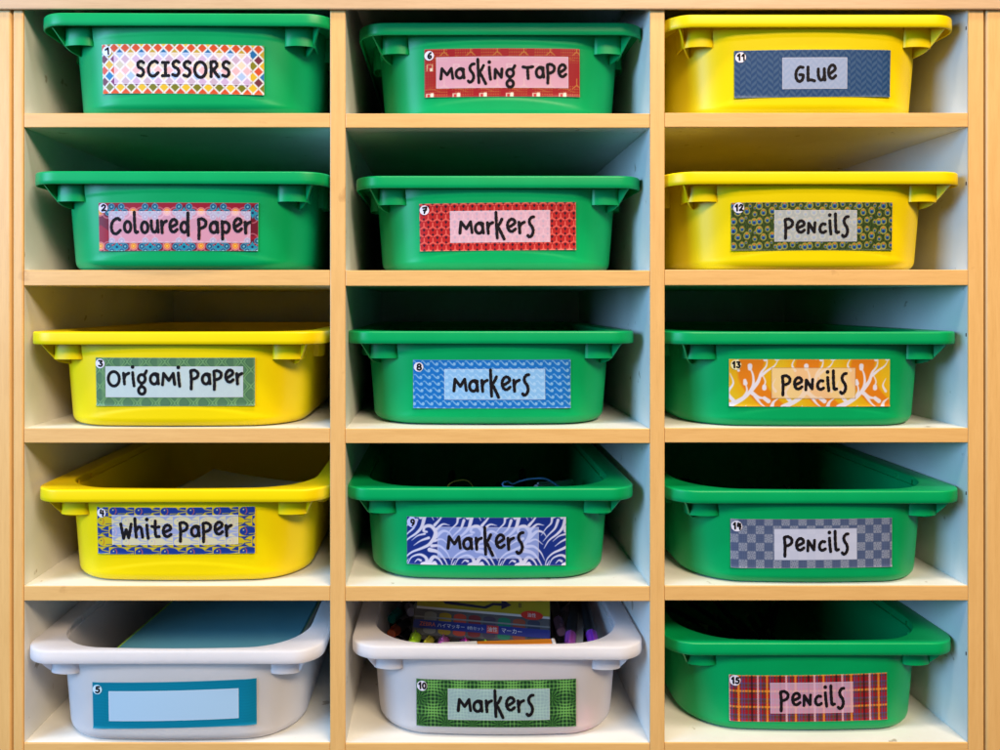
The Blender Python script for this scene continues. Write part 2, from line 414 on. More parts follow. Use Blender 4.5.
def pat_fish(U, V):
    Y_, B_ = (222, 194, 26), (26, 58, 150); p, h = 26.3, 10.6
    row = np.floor((V - 4.0 + h / 2) / h); blue_row = (row % 2) == 0
    img = np.where(blue_row[..., None], np.array(Y_, float), np.array(B_, float))
    def fish(img, m, voff, uoff, body, gap, eye):
        v, j = tile(V, 2 * h, voff - h); v -= h
        u, i = tile(U, p, uoff)
        half = 5.0 * np.sqrt(np.clip(1 - ((u - 9) / 9.2) ** 2, 0, 1))
        half = np.maximum(half, np.where(u > 9, np.clip(5.0 - (u - 9) * 0.42, 1.9, 9), 0))
        tail = np.clip((u - 17.0) * 0.62 + 1.7, 0, 5.3)
        d = np.abs(v) - np.where(u < 17, half, tail)
        img = over(img, edge(d, .4) * (u < 25.6) * m, body)
        img = over(img, edge(np.abs(v + 1.6 - 0.14 * (u - 20)) - 0.42, .3) * (u > 17.5) * (u < 25) * m, gap)
        img = over(img, edge(np.abs(v - 1.6 + 0.14 * (u - 20)) - 0.42, .3) * (u > 17.5) * (u < 25) * m, gap)
        img = over(img, edge(np.abs(v - 3.2 + 0.05 * u) - 0.3, .3) * (u > 9) * (u < 16) * m, gap)
        img = over(img, edge(np.abs(np.hypot(u - 3.0, v) - 4.2) - 0.42, .3) * (u > 4.5) * (np.abs(v) < 3.4) * m, eye)
        return over(img, edge(np.hypot(u - 3.9, v + 1.2) - 0.7, .3) * m, (236, 224, 140) if body[2] > 100 else (60, 60, 90))
    img = fish(img, blue_row, 4.0, 13.2, B_, Y_, (200, 96, 84))
    return fish(img, ~blue_row, 4.0 + h, 0.0, Y_, B_, (206, 120, 40))
def pat_plain(U, V):
    img = fill(U, (6, 134, 166)); w = np.sin((V + 1.2 * np.sin(U / 5.0)) * 2.1)
    return over(img, np.clip(w, 0, 1) * 0.22, (10, 112, 146))
def pat_houses(U, V):
    img = fill(U, (172, 18, 34)); gold = (206, 132, 58)
    dots = (np.hypot((U % 2.4) - 1.2, (V % 2.6) - 1.3) < 0.62) & (((U + 4) % 27.3) > 8) & ((V % 36) < 14) 
    img = over(img, dots * 0.8, gold)
    dots = (np.hypot((U % 2.4) - 1.2, (V % 2.6) - 1.3) < 0.62) & (U < 11)
    img = over(img, dots * 0.7, gold)
    for pts in ([(0, -3), (0, 3.6)], [(0, 3.2), (-4.5, 6.8)], [(0, 3.2), (4.5, 6.8)]):
        img = over(img, edge(tiled(U - 20.3, V - 0.0, 27.3, 33.0, pts, 0.55, 0.45), .35), gold)
    u, _ = tile(U, 27.3, 1.0); v, _ = tile(V, 31.5, 12.0)
    u2 = u - 3.8; v2 = v - 34.6 + 1.5
    dia = np.abs(u2 - 1) * 0.35 + np.abs(v2 + 1.5) - 4.5
    img = over(img, (edge(np.abs(dia) - 0.4, .3)) * ((np.round(U * 0.9) % 2) < 1), gold)
    u3, v3 = U % 27.3, V
    for (cu, cv, w, h, c) in ((5.5, 46.5, 4.0, 2.2, (240, 216, 190)), (4.2, 46.8, 1.4, 1.6, (206, 40, 50)), (7.8, 46.2, 1.4, 2.4, (255, 240, 215)),
                              (5.5, 18.5, 3.4, 3.4, (226, 180, 130)), (5.5, 17.5, 2.0, 1.6, (190, 50, 50)), (7.0, 20.5, 1.2, 1.5, (255, 235, 210)), (4.2, 20.7, 1.0, 1.3, (180, 30, 40))):
        img = over(img, edge(np.maximum(np.abs(u3 - cu) - w, np.abs(v3 - cv) - h), .4), c)
    return img
def pat_weave(U, V):
    img = fill(U, (196, 34, 34)); U, V = U * 1.32, V * 1.32; a = 11.9; h = 10.3
    shear = a / 2
    tri = tiled(U, V, a, h, [(0, 4.4), (0, 5.9)], 1.75, 0.6, shear)
    img = over(img, edge(tri, .35), (46, 18, 40))
    img = over(img, edge(tiled(U, V, a, h, [(5.9, -0.9), (5.9, 0.9)], 0.6, 1.7, shear), .35), (46, 18, 40))
    for pts in ([(0, 0), (0, -5.4)], [(0, 0), (-4.9, 2.9)], [(0, 0), (4.9, 2.9)]):
        d = tiled(U, V, a, h, pts, 1.75, 1.5, shear); img = over(img, edge(d, .3), (176, 24, 28))
    for pts in ([(0, 0), (0, -5.0)], [(0, 0), (-4.5, 2.6)], [(0, 0), (4.5, 2.6)]):
        d = tiled(U, V, a, h, pts, 1.1, 1.0, shear); img = over(img, edge(d, .35), (238, 96, 84))
    return img
def pat_waves(U, V):
    img = fill(U, (24, 118, 204))
    pts = cr([(-0.2, 1.9), (0.9, 1.3), (2.1, 2.2), (3.4, 3.6), (5.2, 5.0), (7.0, 5.2), (7.4, 3.9), (6.4, 3.4), (6.0, 4.1)], 4)
    img = over(img, edge(tiled(U, V, 8.8, 6.55, pts, 0.35, 0.75, 0.6), .4) * 0.85, (176, 214, 246))
    return img
SWIRLS = [([(1, 50), (3, 42), (9, 36), (18, 32), (26, 28), (31, 22)], 0.3, 1.9), ([(31, 23), (33, 15), (28, 9), (22, 10), (21, 14), (24, 15)], 2.2, 1.1),
          ([(5, 48), (9, 41), (17, 38), (23, 41), (24, 46), (20, 48)], 0.3, 2.4), ([(0, 31), (5, 23), (13, 17), (19, 10), (22, -1)], 0.3, 2.0),
          ([(-1, 24), (5, 17), (11, 11), (14, 3)], 0.25, 1.5), ([(-3, 18), (2, 11), (7, 6), (8, 0)], 0.25, 1.3), ([(26, 47), (31, 40), (37, 43), (42, 52)], 2.4, 0.3), ([(27, 33), (35, 35), (41, 41), (46, 50)], 2.2, 0.3),
          ([(29, 29), (37, 29), (44, 35), (48, 43)], 1.7, 0.25), ([(33, 20), (40, 14), (46, 15), (50, 20)], 1.9, 0.25), ([(33, 13), (40, 7), (47, 8)], 1.6, 0.25), ([(32, 8), (38, 1), (42, -6)], 1.5, 0.25),
          ([(32, 24), (39, 22), (46, 27)], 1.3, 0.25), ([(29, 49), (32, 46), (33, 50)], 2.2, 1.4), ([(11, 29), (18, 24), (26, 21)], 0.25, 1.4), ([(9, 24), (15, 19), (22, 17)], 0.25, 1.1), ([(12, 46), (15, 43), (18, 44)], 0.3, 1.2)]
def pat_swirls(U, V):
    img = fill(U, (24, 50, 138)); d = np.full(U.shape, 1e3)
    for pts, a, b in SWIRLS:
        d = np.minimum(d, tiled(U + 4, V, 47.3, 49.0, cr(pts, 4), a, b, 11.0))
    return over(img, edge(d, .4), (226, 224, 250))
def pat_moire(U, V):
    cu, cv, w = 26.5, 26.0, 3.3
    a, b = 2 * np.pi * (U - 16.5) / cu, 2 * np.pi * (V - 6) / cv
    k = 0.5 + 0.25 * (np.cos(a) + np.cos(b)) * 1.0                       # 1 at the bright knots
    lu = np.abs(((U + 0.9 * np.sin(a) * np.cos(b)) % w) - w / 2); lv = np.abs(((V + 0.9 * np.sin(b) * np.cos(a)) % w) - w / 2)
    img = fill(U, (18, 52, 30))
    img = over(img, edge(lu - (0.25 + 0.55 * k), .45) * (0.40 + 0.6 * k), (120, 186, 92))
    img = over(img, edge(lv - (0.25 + 0.55 * k), .45) * (0.30 + 0.7 * k), (136, 204, 104))
    du, dv = ((U - 16.5 + cu / 2 + cu / 2) % cu) - cu / 2, ((V - 6 + cv / 2 + cv / 2) % cv) - cv / 2
    ang = np.arctan2(dv, du + 1e-6); r = np.hypot(du, dv)
    ray = np.clip(np.cos(ang * 12) * 1.5, 0, 1) * np.clip((9.5 - r) / 3, 0, 1)
    img = over(img, np.clip((9.0 - r) / 4, 0, 1) * 0.5, (16, 48, 28))
    return over(img, ray * 0.75, (92, 160, 70))
def pat_chevron(U, V):
    u = np.abs((U / 5.6) % 2 - 1) * 5.6; q = ((V + u * 0.85 + 3.3 * (np.floor(U / 5.6) % 2)) / 3.3) % 2; col = np.floor(U / 5.6) % 2
    img = fill(U, (26, 70, 120)); img = over(img, (np.clip((np.abs(q - 1) - 0.5) * 4 + 0.5, 0, 1)), (62, 94, 134))
    return over(img, (np.abs((U / 5.6) % 1 - 0.5) > 0.46) * 0.35, (20, 56, 100))
def pat_peacock(U, V):
    img = fill(U, (44, 62, 26)); fe = np.sin(U * 2.3 + 2.0 * np.sin(V * 0.9)) * np.sin(V * 1.9 + 1.5 * np.sin(U * 0.8))
    img = over(img, np.clip(fe, 0, 1) * 0.75, (92, 122, 44)); img = over(img, np.clip(-fe - 0.4, 0, 1), (24, 34, 18))
    T = 24.8
    for (a, b, s) in ((2.0, 3.6, 3.2), (10.2, 2.2, 2.2), (18.0, 3.4, 1.6), (6.2, 10.4, 2.7), (14.8, 9.0, 2.9), (22.6, 12.0, 2.0), (2.2, 19.2, 2.8), (10.0, 18.0, 2.3), (17.8, 19.6, 1.6), (22.8, 5.4, 1.3), (14.0, 15.4, 1.3), (22.0, 20.0, 2.8)):
        for oy in (0, 1, 2):
            u = ((U - a + T / 2) % T) - T / 2; v = V - b - oy * T
            egg = np.hypot(u, np.where(v < 0, v * 0.72, v))
            img = over(img, edge(egg - s * 1.12, .4), (196, 170, 70)); img = over(img, edge(egg - s * 0.84, .35), (70, 120, 60))
            img = over(img, edge(np.hypot(u, v + s * 0.75) - s * 0.42, .35), (214, 120, 40))
            img = over(img, edge(np.hypot(u, v - s * 0.05) - s * 0.62, .35), (50, 120, 190)); img = over(img, edge(np.hypot(u, v - s * 0.2) - s * 0.42, .35), (18, 40, 110))
    return img
FLAMES = [([(-4, 49), (8, 43), (17, 36), (22, 27), (22, 17), (19, 9)], 2.6, 0.6), ([(19, 10), (19, 7)], 2.0, 2.3), ([(21, 31), (27, 23), (30, 14), (35, 7), (36, -3)], 2.2, 0.3),
          ([(30, 17), (36, 12), (43, 7), (47, 0)], 1.6, 0.3), ([(31, 16), (34, 23), (32, 29)], 0.5, 0.9), ([(33, 28), (33, 30)], 2.0, 2.2), ([(20, 34), (27, 39), (33, 40)], 2.2, 0.8), ([(33, 40), (37, 43)], 1.9, 2.2),
          ([(24, 38), (29, 45), (35, 50)], 1.7, 0.3), ([(12, 40), (16, 33), (15, 26)], 1.4, 0.6), ([(14.5, 25), (14, 22)], 2.2, 1.6), ([(4, 44), (-2, 35), (3, 25), (0, 15)], 2.0, 0.3), ([(-2, 34), (-6, 28), (-4, 22)], 1.2, 0.3),
          ([(40, 50), (42, 44), (47, 40)], 2.2, 0.3), ([(44, 33), (41, 27), (44, 20)], 1.4, 0.3), ([(8, 12), (5, 6), (9, -2)], 1.3, 0.3)]
def pat_flames(U, V):
    img = fill(U, (242, 182, 22))
    wv = np.sin((U + 10 * np.sin(V / 15.0)) * 2 * np.pi / 55.3 - 1.0 - V / 21.0)
    img = over(img, np.clip(wv * 3, 0, 1), (238, 134, 24)); img = over(img, np.clip(-wv * 1.2 - 0.5, 0, 1) * 0.8, (238, 204, 40))
    d = np.full(U.shape, 1e3)
    for pts, a, b in FLAMES: d = np.minimum(d, tiled(U - 1, V + 0.5, 55.3, 49.5, cr(pts, 4), a, b, 6))
    return over(img, edge(d, .4), (242, 234, 244))
def pat_checker(U, V):
    s = 8.35; iu, iv = np.floor((U + 1) / s), np.floor((V + 2) / s); u, v = (U + 1) - iu * s - s / 2, (V + 2) - iv * s - s / 2
    img = fill(U, (84, 98, 134)); img = over(img, (np.sin(U * 3.4) > 0.2) * 0.22, (124, 136, 166)); img = over(img, (np.sin(V * 3.4) > 0.2) * 0.22, (60, 74, 112))
    ck = ((iu + iv) % 2) < 1; r = np.hypot(u, v); ang = np.arctan2(v, u + 1e-6)
    disc = edge(np.maximum(np.abs(u), np.abs(v)) - 4.05, .35)
    img = over(img, ck * disc * 0.55, (124, 132, 156)); img = over(img, ck * (np.sin(U * 6.0) * np.sin(V * 6.0) > 0.1) * 0.3, (176, 180, 196))
    pet = np.clip(np.cos(ang * 8) * 1.6, 0, 1) * edge(np.abs(r - 2.6) - 0.7, .4)
    ring = edge(np.abs(r - 3.9) - 0.35, .4) * (0.5 + 0.5 * np.cos(ang * 14)) + pet + edge(np.abs(r - 1.2) - 0.3, .3) + edge(np.abs(np.hypot(np.abs(u) - 4.1, np.abs(v) - 4.1) - 1.4) - 0.35, .4)
    return over(img, ck * np.clip(ring, 0, 1) * 0.72, (184, 186, 200))
def pat_tartan(U, V):
    tw = (((U + V) / 0.9).astype(int) % 2)
    img = fill(U, (176, 24, 32)); img = over(img, (tw > 0) * 0.25, (130, 16, 26))
    du = lambda c, w: edge(np.abs(((U - c + 14.2) % 28.4) - 14.2) - w, .3)
    dv = lambda c, w: edge(np.abs(((V - c + 8.2) % 16.4) - 8.2) - w, .3)
    for f, seq in ((dv, ((2.4, 0.8, (34, 84, 60), .5), (10.4, 1.2, (50, 90, 60), .45), (8.4, 0.7, (54, 104, 176), .6), (12.4, 0.6, (54, 104, 176), .5), (0.2, 1.0, (246, 136, 40), .95), (5.4 - 16.4, .01, (0, 0, 0), 0), (16.3, .8, (246, 150, 50), .9))),
                   (du, ((5.8, 0.8, (30, 90, 70), .55), (12.3, 0.6, (54, 110, 190), .7), (14.9, 0.5, (54, 110, 190), .6), (22.2, 1.0, (22, 26, 34), .75), (18.6, 0.6, (48, 120, 84), .6), (25.6, 0.5, (48, 100, 84), .5), (28.2, 1.0, (244, 208, 214), .92), (9.0, 1.0, (250, 164, 50), .95), (2.6, .7, (60, 110, 180), .7)))):
        for c, w, colr, k in seq: img = over(img, f(c, w) * (k * (0.7 + 0.3 * tw)), colr)
    return img

CARD_MAT = bpy.data.materials.new('printed_card'); CARD_MAT.use_nodes = True
_p = CARD_MAT.node_tree.nodes['Principled BSDF']; _a = CARD_MAT.node_tree.nodes.new('ShaderNodeVertexColor'); _a.layer_name = 'print'
CARD_MAT.node_tree.links.new(_a.outputs['Color'], _p.inputs['Base Color']); _p.inputs['Roughness'].default_value = 0.45; _p.inputs['Specular IOR Level'].default_value = 0.25
noise_bump(CARD_MAT, 90, 0.10, 0.0004, 2)
INK = base_mat('black_ink', (0.008, 0.006, 0.008), 0.6, Specular_IOR_Level=0.12)
SRGB2LIN = lambda c: np.where(c <= 0.04045, c / 12.92, ((c + 0.055) / 1.055) ** 2.4)

# handwriting: strokes per glyph in units of the x-height; 'S' smooth, 'L' straight
def E(cx, cy, rx, ry, a0=0, a1=360, n=14): return [(cx + rx * math.cos(math.radians(a0 + (a1 - a0) * i / n)), cy + ry * math.sin(math.radians(a0 + (a1 - a0) * i / n))) for i in range(n + 1)]
G = {
 'm': (1.28, [('L', [(0.05, 0.02), (0.16, 1.0), (0.66, 0.40), (1.08, 1.0), (1.22, 0.06)])]),
 'a': (1.02, [('S', E(.44, .46, .36, .42, 35, 395)), ('S', [(.40, .92), (.62, .93), (.80, .86)]), ('S', [(.80, .88), (.80, .5), (.86, .06)])]),
 'r': (.66, [('S', [(.06, .95), (.10, .5), (.14, .03)]), ('S', [(.12, .52), (.26, .80), (.58, .96)])]),
 'k': (.88, [('S', [(.06, 1.78), (.10, .7), (.16, -.42)]), ('S', [(.62, 1.20), (.42, .82), (.20, .60)]), ('S', [(.22, .58), (.50, .10), (.82, -.52)])]),
 'e': (.98, [('S', [(.16, .42), (.50, .54), (.80, .70), (.74, .94), (.48, 1.04), (.20, .86), (.10, .50), (.24, .14), (.54, .06), (.84, .24)])]),
 's': (.78, [('S', [(.66, 1.40), (.44, 1.36), (.24, 1.10), (.30, .78), (.52, .50), (.60, .14), (.46, -.20), (.22, -.32), (.08, -.20)])]),
 'n': (.98, [('L', [(.08, .02), (.12, .86), (.70, .10), (.76, .90)])]),
 'c': (.82, [('S', [(.64, .78), (.36, .80), (.12, .52), (.16, .18), (.42, .06), (.70, .18)])]),
 'i': (.42, [('S', [(.12, 1.04), (.16, .5), (.24, -.10)]), ('D', [(.12, 1.52)])]),
 'l': (.58, [('S', [(.10, 1.66), (.12, .8), (.20, .10), (.44, .10)])]),
 'p': (.98, [('S', [(.06, 1.12), (.12, .4), (.10, -.46)]), ('S', [(.08, 1.16), (.44, 1.20), (.78, .98), (.74, .64), (.44, .46), (.14, .42)])]),
 'q': (1.0, [('S', [(.08, 1.02), (.12, .4), (.14, -.46)]), ('S', [(.12, .86), (.40, .98), (.74, .78), (.80, .44), (.56, .10), (.14, .20)])]),
 'o': (.86, [('S', E(.42, .46, .34, .42))]),
 'u': (.90, [('S', [(.08, .92), (.10, .40), (.30, .06), (.60, .12), (.74, .50)]), ('S', [(.72, .94), (.74, .5), (.80, .04)])]),
 'd': (1.0, [('S', E(.42, .42, .34, .40, 40, 400)), ('S', [(.80, 1.55), (.80, .8), (.84, -.22)])]),
 'g': (.98, [('S', E(.40, .50, .34, .36)), ('S', [(.56, .82), (.72, .94), (.86, 1.18)]), ('S', [(.46, .14), (.36, -.02), (.36, -.16)]), ('S', E(.40, -.50, .32, .32))]),
 'h': (.94, [('S', [(.06, 1.62), (.10, .8), (.18, .02)]), ('S', [(.16, .55), (.40, .90), (.66, .80), (.74, .40), (.80, .02)])]),
 't': (.86, [('S', [(.36, 1.40), (.34, .7), (.42, .10), (.74, .06)]), ('S', [(.02, .94), (.36, .86), (.72, .90)])]),
 'C': (1.22, [('S', [(1.0, 1.02), (.72, 1.14), (.28, .92), (.10, .46), (.26, .02), (.64, -.06), (1.04, .20)])]),
 'O': (1.34, [('S', E(.62, .50, .54, .62))]),
 'W': (1.20, [('S', [(.04, 1.10), (.16, .5), (.30, -.14)]), ('L', [(.30, -.14), (.56, .62)]), ('L', [(.56, .62), (.80, -.08)]), ('S', [(.80, -.08), (.94, .5), (1.06, 1.10)])]),
 'T': (1.18, [('S', [(.04, 1.0), (.5, .95), (1.06, 1.02)]), ('S', [(.52, .96), (.54, .5), (.58, -.02)])]),
 'G': (1.10, [('S', [(.86, 1.04), (.50, 1.06), (.16, .72), (.14, .22), (.44, -.08), (.78, .06), (.88, .42), (.52, .46)])]),
 'L': (.96, [('S', [(.12, 1.06), (.12, .5), (.12, .02)]), ('S', [(.12, .0), (.44, .04), (.82, -.04)])]),
 'S': (.90, [('S', [(.72, 1.04), (.46, 1.16), (.16, .98), (.24, .68), (.58, .52), (.70, .22), (.46, -.04), (.10, .04)])]),
 'I': (.78, [('S', [(.08, 1.06), (.38, 1.05), (.66, 1.06)]), ('S', [(.36, 1.04), (.36, .5), (.36, 0)]), ('S', [(.06, -.02), (.36, 0), (.68, .0)])]),
 'R': (.96, [('S', [(.12, 1.10), (.14, .5), (.12, -.08)]), ('S', [(.12, 1.10), (.50, 1.14), (.70, .86), (.48, .58), (.16, .48)]), ('S', [(.34, .52), (.56, .20), (.84, -.08)])]),
 'E': (.98, [('S', [(.16, .50), (.50, .66), (.82, .90), (.70, 1.16), (.42, 1.20), (.16, .94), (.12, .54), (.30, .22), (.58, .16), (.86, .36)])]),
 '0': (.8, [('S', E(.36, .5, .30, .46))]), '1': (.5, [('L', [(.02, .72), (.26, 1.0), (.28, 0)])]),
 '2': (.8, [('S', [(.08, .76), (.34, 1.0), (.62, .78), (.40, .36), (.06, .04), (.38, .08), (.68, .04)])]),
 '3': (.8, [('S', [(.10, .94), (.60, .92), (.34, .56), (.64, .34), (.44, .02), (.08, .10)])]),
 '4': (.8, [('L', [(.20, 1.0), (.10, .46), (.64, .42)]), ('L', [(.54, .90), (.50, -.02)])]),
 '5': (.8, [('L', [(.62, .98), (.20, .94), (.16, .58)]), ('S', [(.16, .56), (.54, .56), (.60, .22), (.34, .0), (.06, .08)])]),
 '6': (.8, [('S', [(.54, 1.0), (.24, .76), (.10, .34), (.32, .02), (.58, .22), (.46, .48), (.16, .38)])]),
 '7': (.8, [('S', [(.06, .88), (.36, .92), (.62, .96), (.40, .46), (.26, -.02)]), ('L', [(.14, .46), (.58, .52)])]),
 '8': (.8, [('S', E(.36, .74, .24, .24)), ('S', E(.36, .25, .30, .26))]),
 '9': (.8, [('S', E(.36, .68, .24, .28)), ('S', [(.60, .72), (.54, .3), (.30, -.06)])]),
}
def strokes(text, x0, x1, base, xh):
    sp = 0.17; adv = sum(G[c][0] + sp for c in text) - sp; k = (x1 - x0) / (adv - 0.12); x = x0; out = []
    wob = random.Random(text)
    for c in text:
        w, ss = G[c]
        dy = wob.uniform(-.03, .03)
        for kind, pts in ss:
            q = [(x + a * k, base - (b + dy) * xh) for a, b in pts]
            if kind == 'S': q = cr(q, 5)
            out.append((kind, q))
        x += (w + sp) * k
    return out
# number, colour, tray centre px, scale px/m, row, column, yaw deg, card corners (tl, tr, br, bl in photo px), crop frame of the card, panel uv, words, badge
def make_card(tray, conv, crop, panel, words, badge, num, pat, blend, dark_panel_edge, badge_col, half_w):
    """conv(u,v) -> tray-local (x, z)."""
    nu, nv = 330, 100
    def grid(u0, u1, v0, v1, a, b, lift, name, parent, shade, gain=0.74):
        uu, vv = np.meshgrid(np.linspace(u0, u1, a + 1), np.linspace(v0, v1, b + 1))
        pts = np.zeros(uu.shape + (3,)); 
        xs = (1 - vv) * ((1 - uu) * conv[0][0] + uu * conv[1][0]) + vv * ((1 - uu) * conv[3][0] + uu * conv[2][0])
        zs = (1 - vv) * ((1 - uu) * conv[0][1] + uu * conv[1][1]) + vv * ((1 - uu) * conv[3][1] + uu * conv[2][1])
        hw = 0.129 + 0.08 * zs; y0 = 0.0125 - 0.05 * zs; r = 0.061 + 0.05 * zs
        flat = y0 - BOW * (1 - np.clip(xs / (hw - r), -1, 1) ** 2)
        dx = np.clip(np.abs(xs) - (hw - r), 0, None)
        ys = flat + (r - np.sqrt(np.maximum(r * r - dx * dx, 0))) - lift
        ys -= 0.0009 * np.clip((vv - 0.93) / 0.07, 0, 1) ** 2 * np.abs(2 * uu - 1) ** 2      # the lower corners of the card lift slightly
        pts[..., 0], pts[..., 1], pts[..., 2] = xs, ys, zs
        if shade is None: return pts
        me = bpy.data.meshes.new(name); n = (a + 1) * (b + 1)
        me.vertices.add(n); me.vertices.foreach_set('co', pts.reshape(-1))
        idx = np.arange(n).reshape(b + 1, a + 1)
        q = np.stack([idx[1:, :-1], idx[1:, 1:], idx[:-1, 1:], idx[:-1, :-1]], -1).reshape(-1)
        me.loops.add(len(q)); me.loops.foreach_set('vertex_index', q)
        me.polygons.add(a * b); me.polygons.foreach_set('loop_start', np.arange(0, len(q), 4)); 
        me.polygons.foreach_set('use_smooth', np.ones(a * b, bool))
        me.update(calc_edges=True)
        ca = me.color_attributes.new('print', 'FLOAT_COLOR', 'POINT')
        col = shade(uu, vv) / 255.0
        rgba = np.ones((n, 4)); rgba[:, :3] = SRGB2LIN(np.clip(col, 0, 1)).reshape(-1, 3) * gain
        ca.data.foreach_set('color', rgba.reshape(-1).astype(np.float32))
        me.materials.append(CARD_MAT)
        o = bpy.data.objects.new(name, me); COL.objects.link(o); o.parent = parent; return o
    base = lambda uu, vv: pat(uu * 160.0, vv * 48.0)
    def whole(uu, vv):
        img = base(uu, vv)
        ed = np.minimum(np.minimum(uu, 1 - uu) * 160, np.minimum(vv, 1 - vv) * 48)
        return over(img, np.clip(1 - ed / 0.5, 0, 1) * 0.5, (225, 222, 215))
    card = grid(0, 1, 0, 1, nu, nv, 0.0004, 'card_label', tray, whole)
    u0, u1, v0, v1 = panel; pc, pk = blend
    def pan(uu, vv):
        img = base(uu, vv); pk2 = pk + (1 - pk) * 0.22; img = img * (1 - pk2) + np.asarray(pc, float) * pk2
        ed = np.minimum(np.minimum(uu - u0, u1 - uu) * 160, np.minimum(vv - v0, v1 - vv) * 48)
        return over(img, np.clip(1 - ed / 0.7, 0, 1) * 0.7, dark_panel_edge)
    grid(u0, u1, v0, v1, int(nu * (u1 - u0)), int(nv * (v1 - v0)), 0.0006, 'name_panel', card, pan, 0.84)
    xl, yt, xr, yb = crop
    def surf(px, py, lift):
        u, v = (px - xl) / (xr - xl), (py - yt) / (yb - yt)
        x = (1 - v) * ((1 - u) * conv[0][0] + u * conv[1][0]) + v * ((1 - u) * conv[3][0] + u * conv[2][0])
        z = (1 - v) * ((1 - u) * conv[0][1] + u * conv[1][1]) + v * ((1 - u) * conv[3][1] + u * conv[2][1])
        return (x, front_y(x, z) - lift, z)
    def ink_mesh(name, strs, w, lift, parent, pre=None):
        verts, faces, fm = [], [], []
        k = 0
        if pre:
            cx, cy, r = pre; b = len(verts)
            for i in range(28):
                a = 2 * math.pi * i / 28; verts.append(surf(cx + r * math.cos(a), cy + r * math.sin(a), lift - 0.0002))
            faces.append(tuple(b + i for i in range(28))); fm.append(1)
        def disc(p, rad, kk):
            b = len(verts)
            for i in range(14):
                a = 2 * math.pi * i / 14; verts.append(surf(p[0] + rad * math.cos(a), p[1] + rad * math.sin(a), lift + kk * 4e-6))
            faces.append(tuple(b + i for i in range(14))); fm.append(0)
        for kind, q in strs:
            if kind == 'D':
                k += 1; disc(q[0], w * 1.25, k); continue
            parts = [[q[i], q[i + 1]] for i in range(len(q) - 1)] if kind == 'L' else [q]
            for pl in parts:
                k += 1; b = len(verts); n = len(pl)
                for i in range(n):
                    a, c = pl[max(i - 1, 0)], pl[min(i + 1, n - 1)]
                    tx, ty = c[0] - a[0], c[1] - a[1]; L = math.hypot(tx, ty) or 1
                    ww = w * (1 + 0.10 * math.sin(i * 2.1 + k))
                    nx, ny = -ty / L * ww, tx / L * ww
                    verts.append(surf(pl[i][0] + nx, pl[i][1] + ny, lift + k * 4e-6)); verts.append(surf(pl[i][0] - nx, pl[i][1] - ny, lift + k * 4e-6))
                for i in range(n - 1): faces.append((b + 2 * i, b + 2 * i + 1, b + 2 * i + 3, b + 2 * i + 2)); fm.append(0)
                k += 1; disc(pl[0], w, k); k += 1; disc(pl[-1], w, k)
        bmt = base_mat('badge_paper', lin(*badge_col), 0.4) if pre else None
        return link_mesh(name, verts, faces, [INK] + ([bmt] if bmt else []), parent, False, fm)
    if words:
        allst = []
        for (t, a, b_, bs, xh) in words: allst += strokes(t, a, b_, bs, xh)
        ink_mesh('lettering', allst, 8.7, 0.0008, card)
    cx, cy, r = badge; t = str(num)
    dw = 26 if len(t) == 1 else 40
    ink_mesh('number_badge', strokes(t, cx - dw / 2 + 3, cx + dw / 2 + 2, cy + 16, 33), 5.0, 0.0010, card, (cx, cy, r))
    return card

WHT = (238, 236, 246)
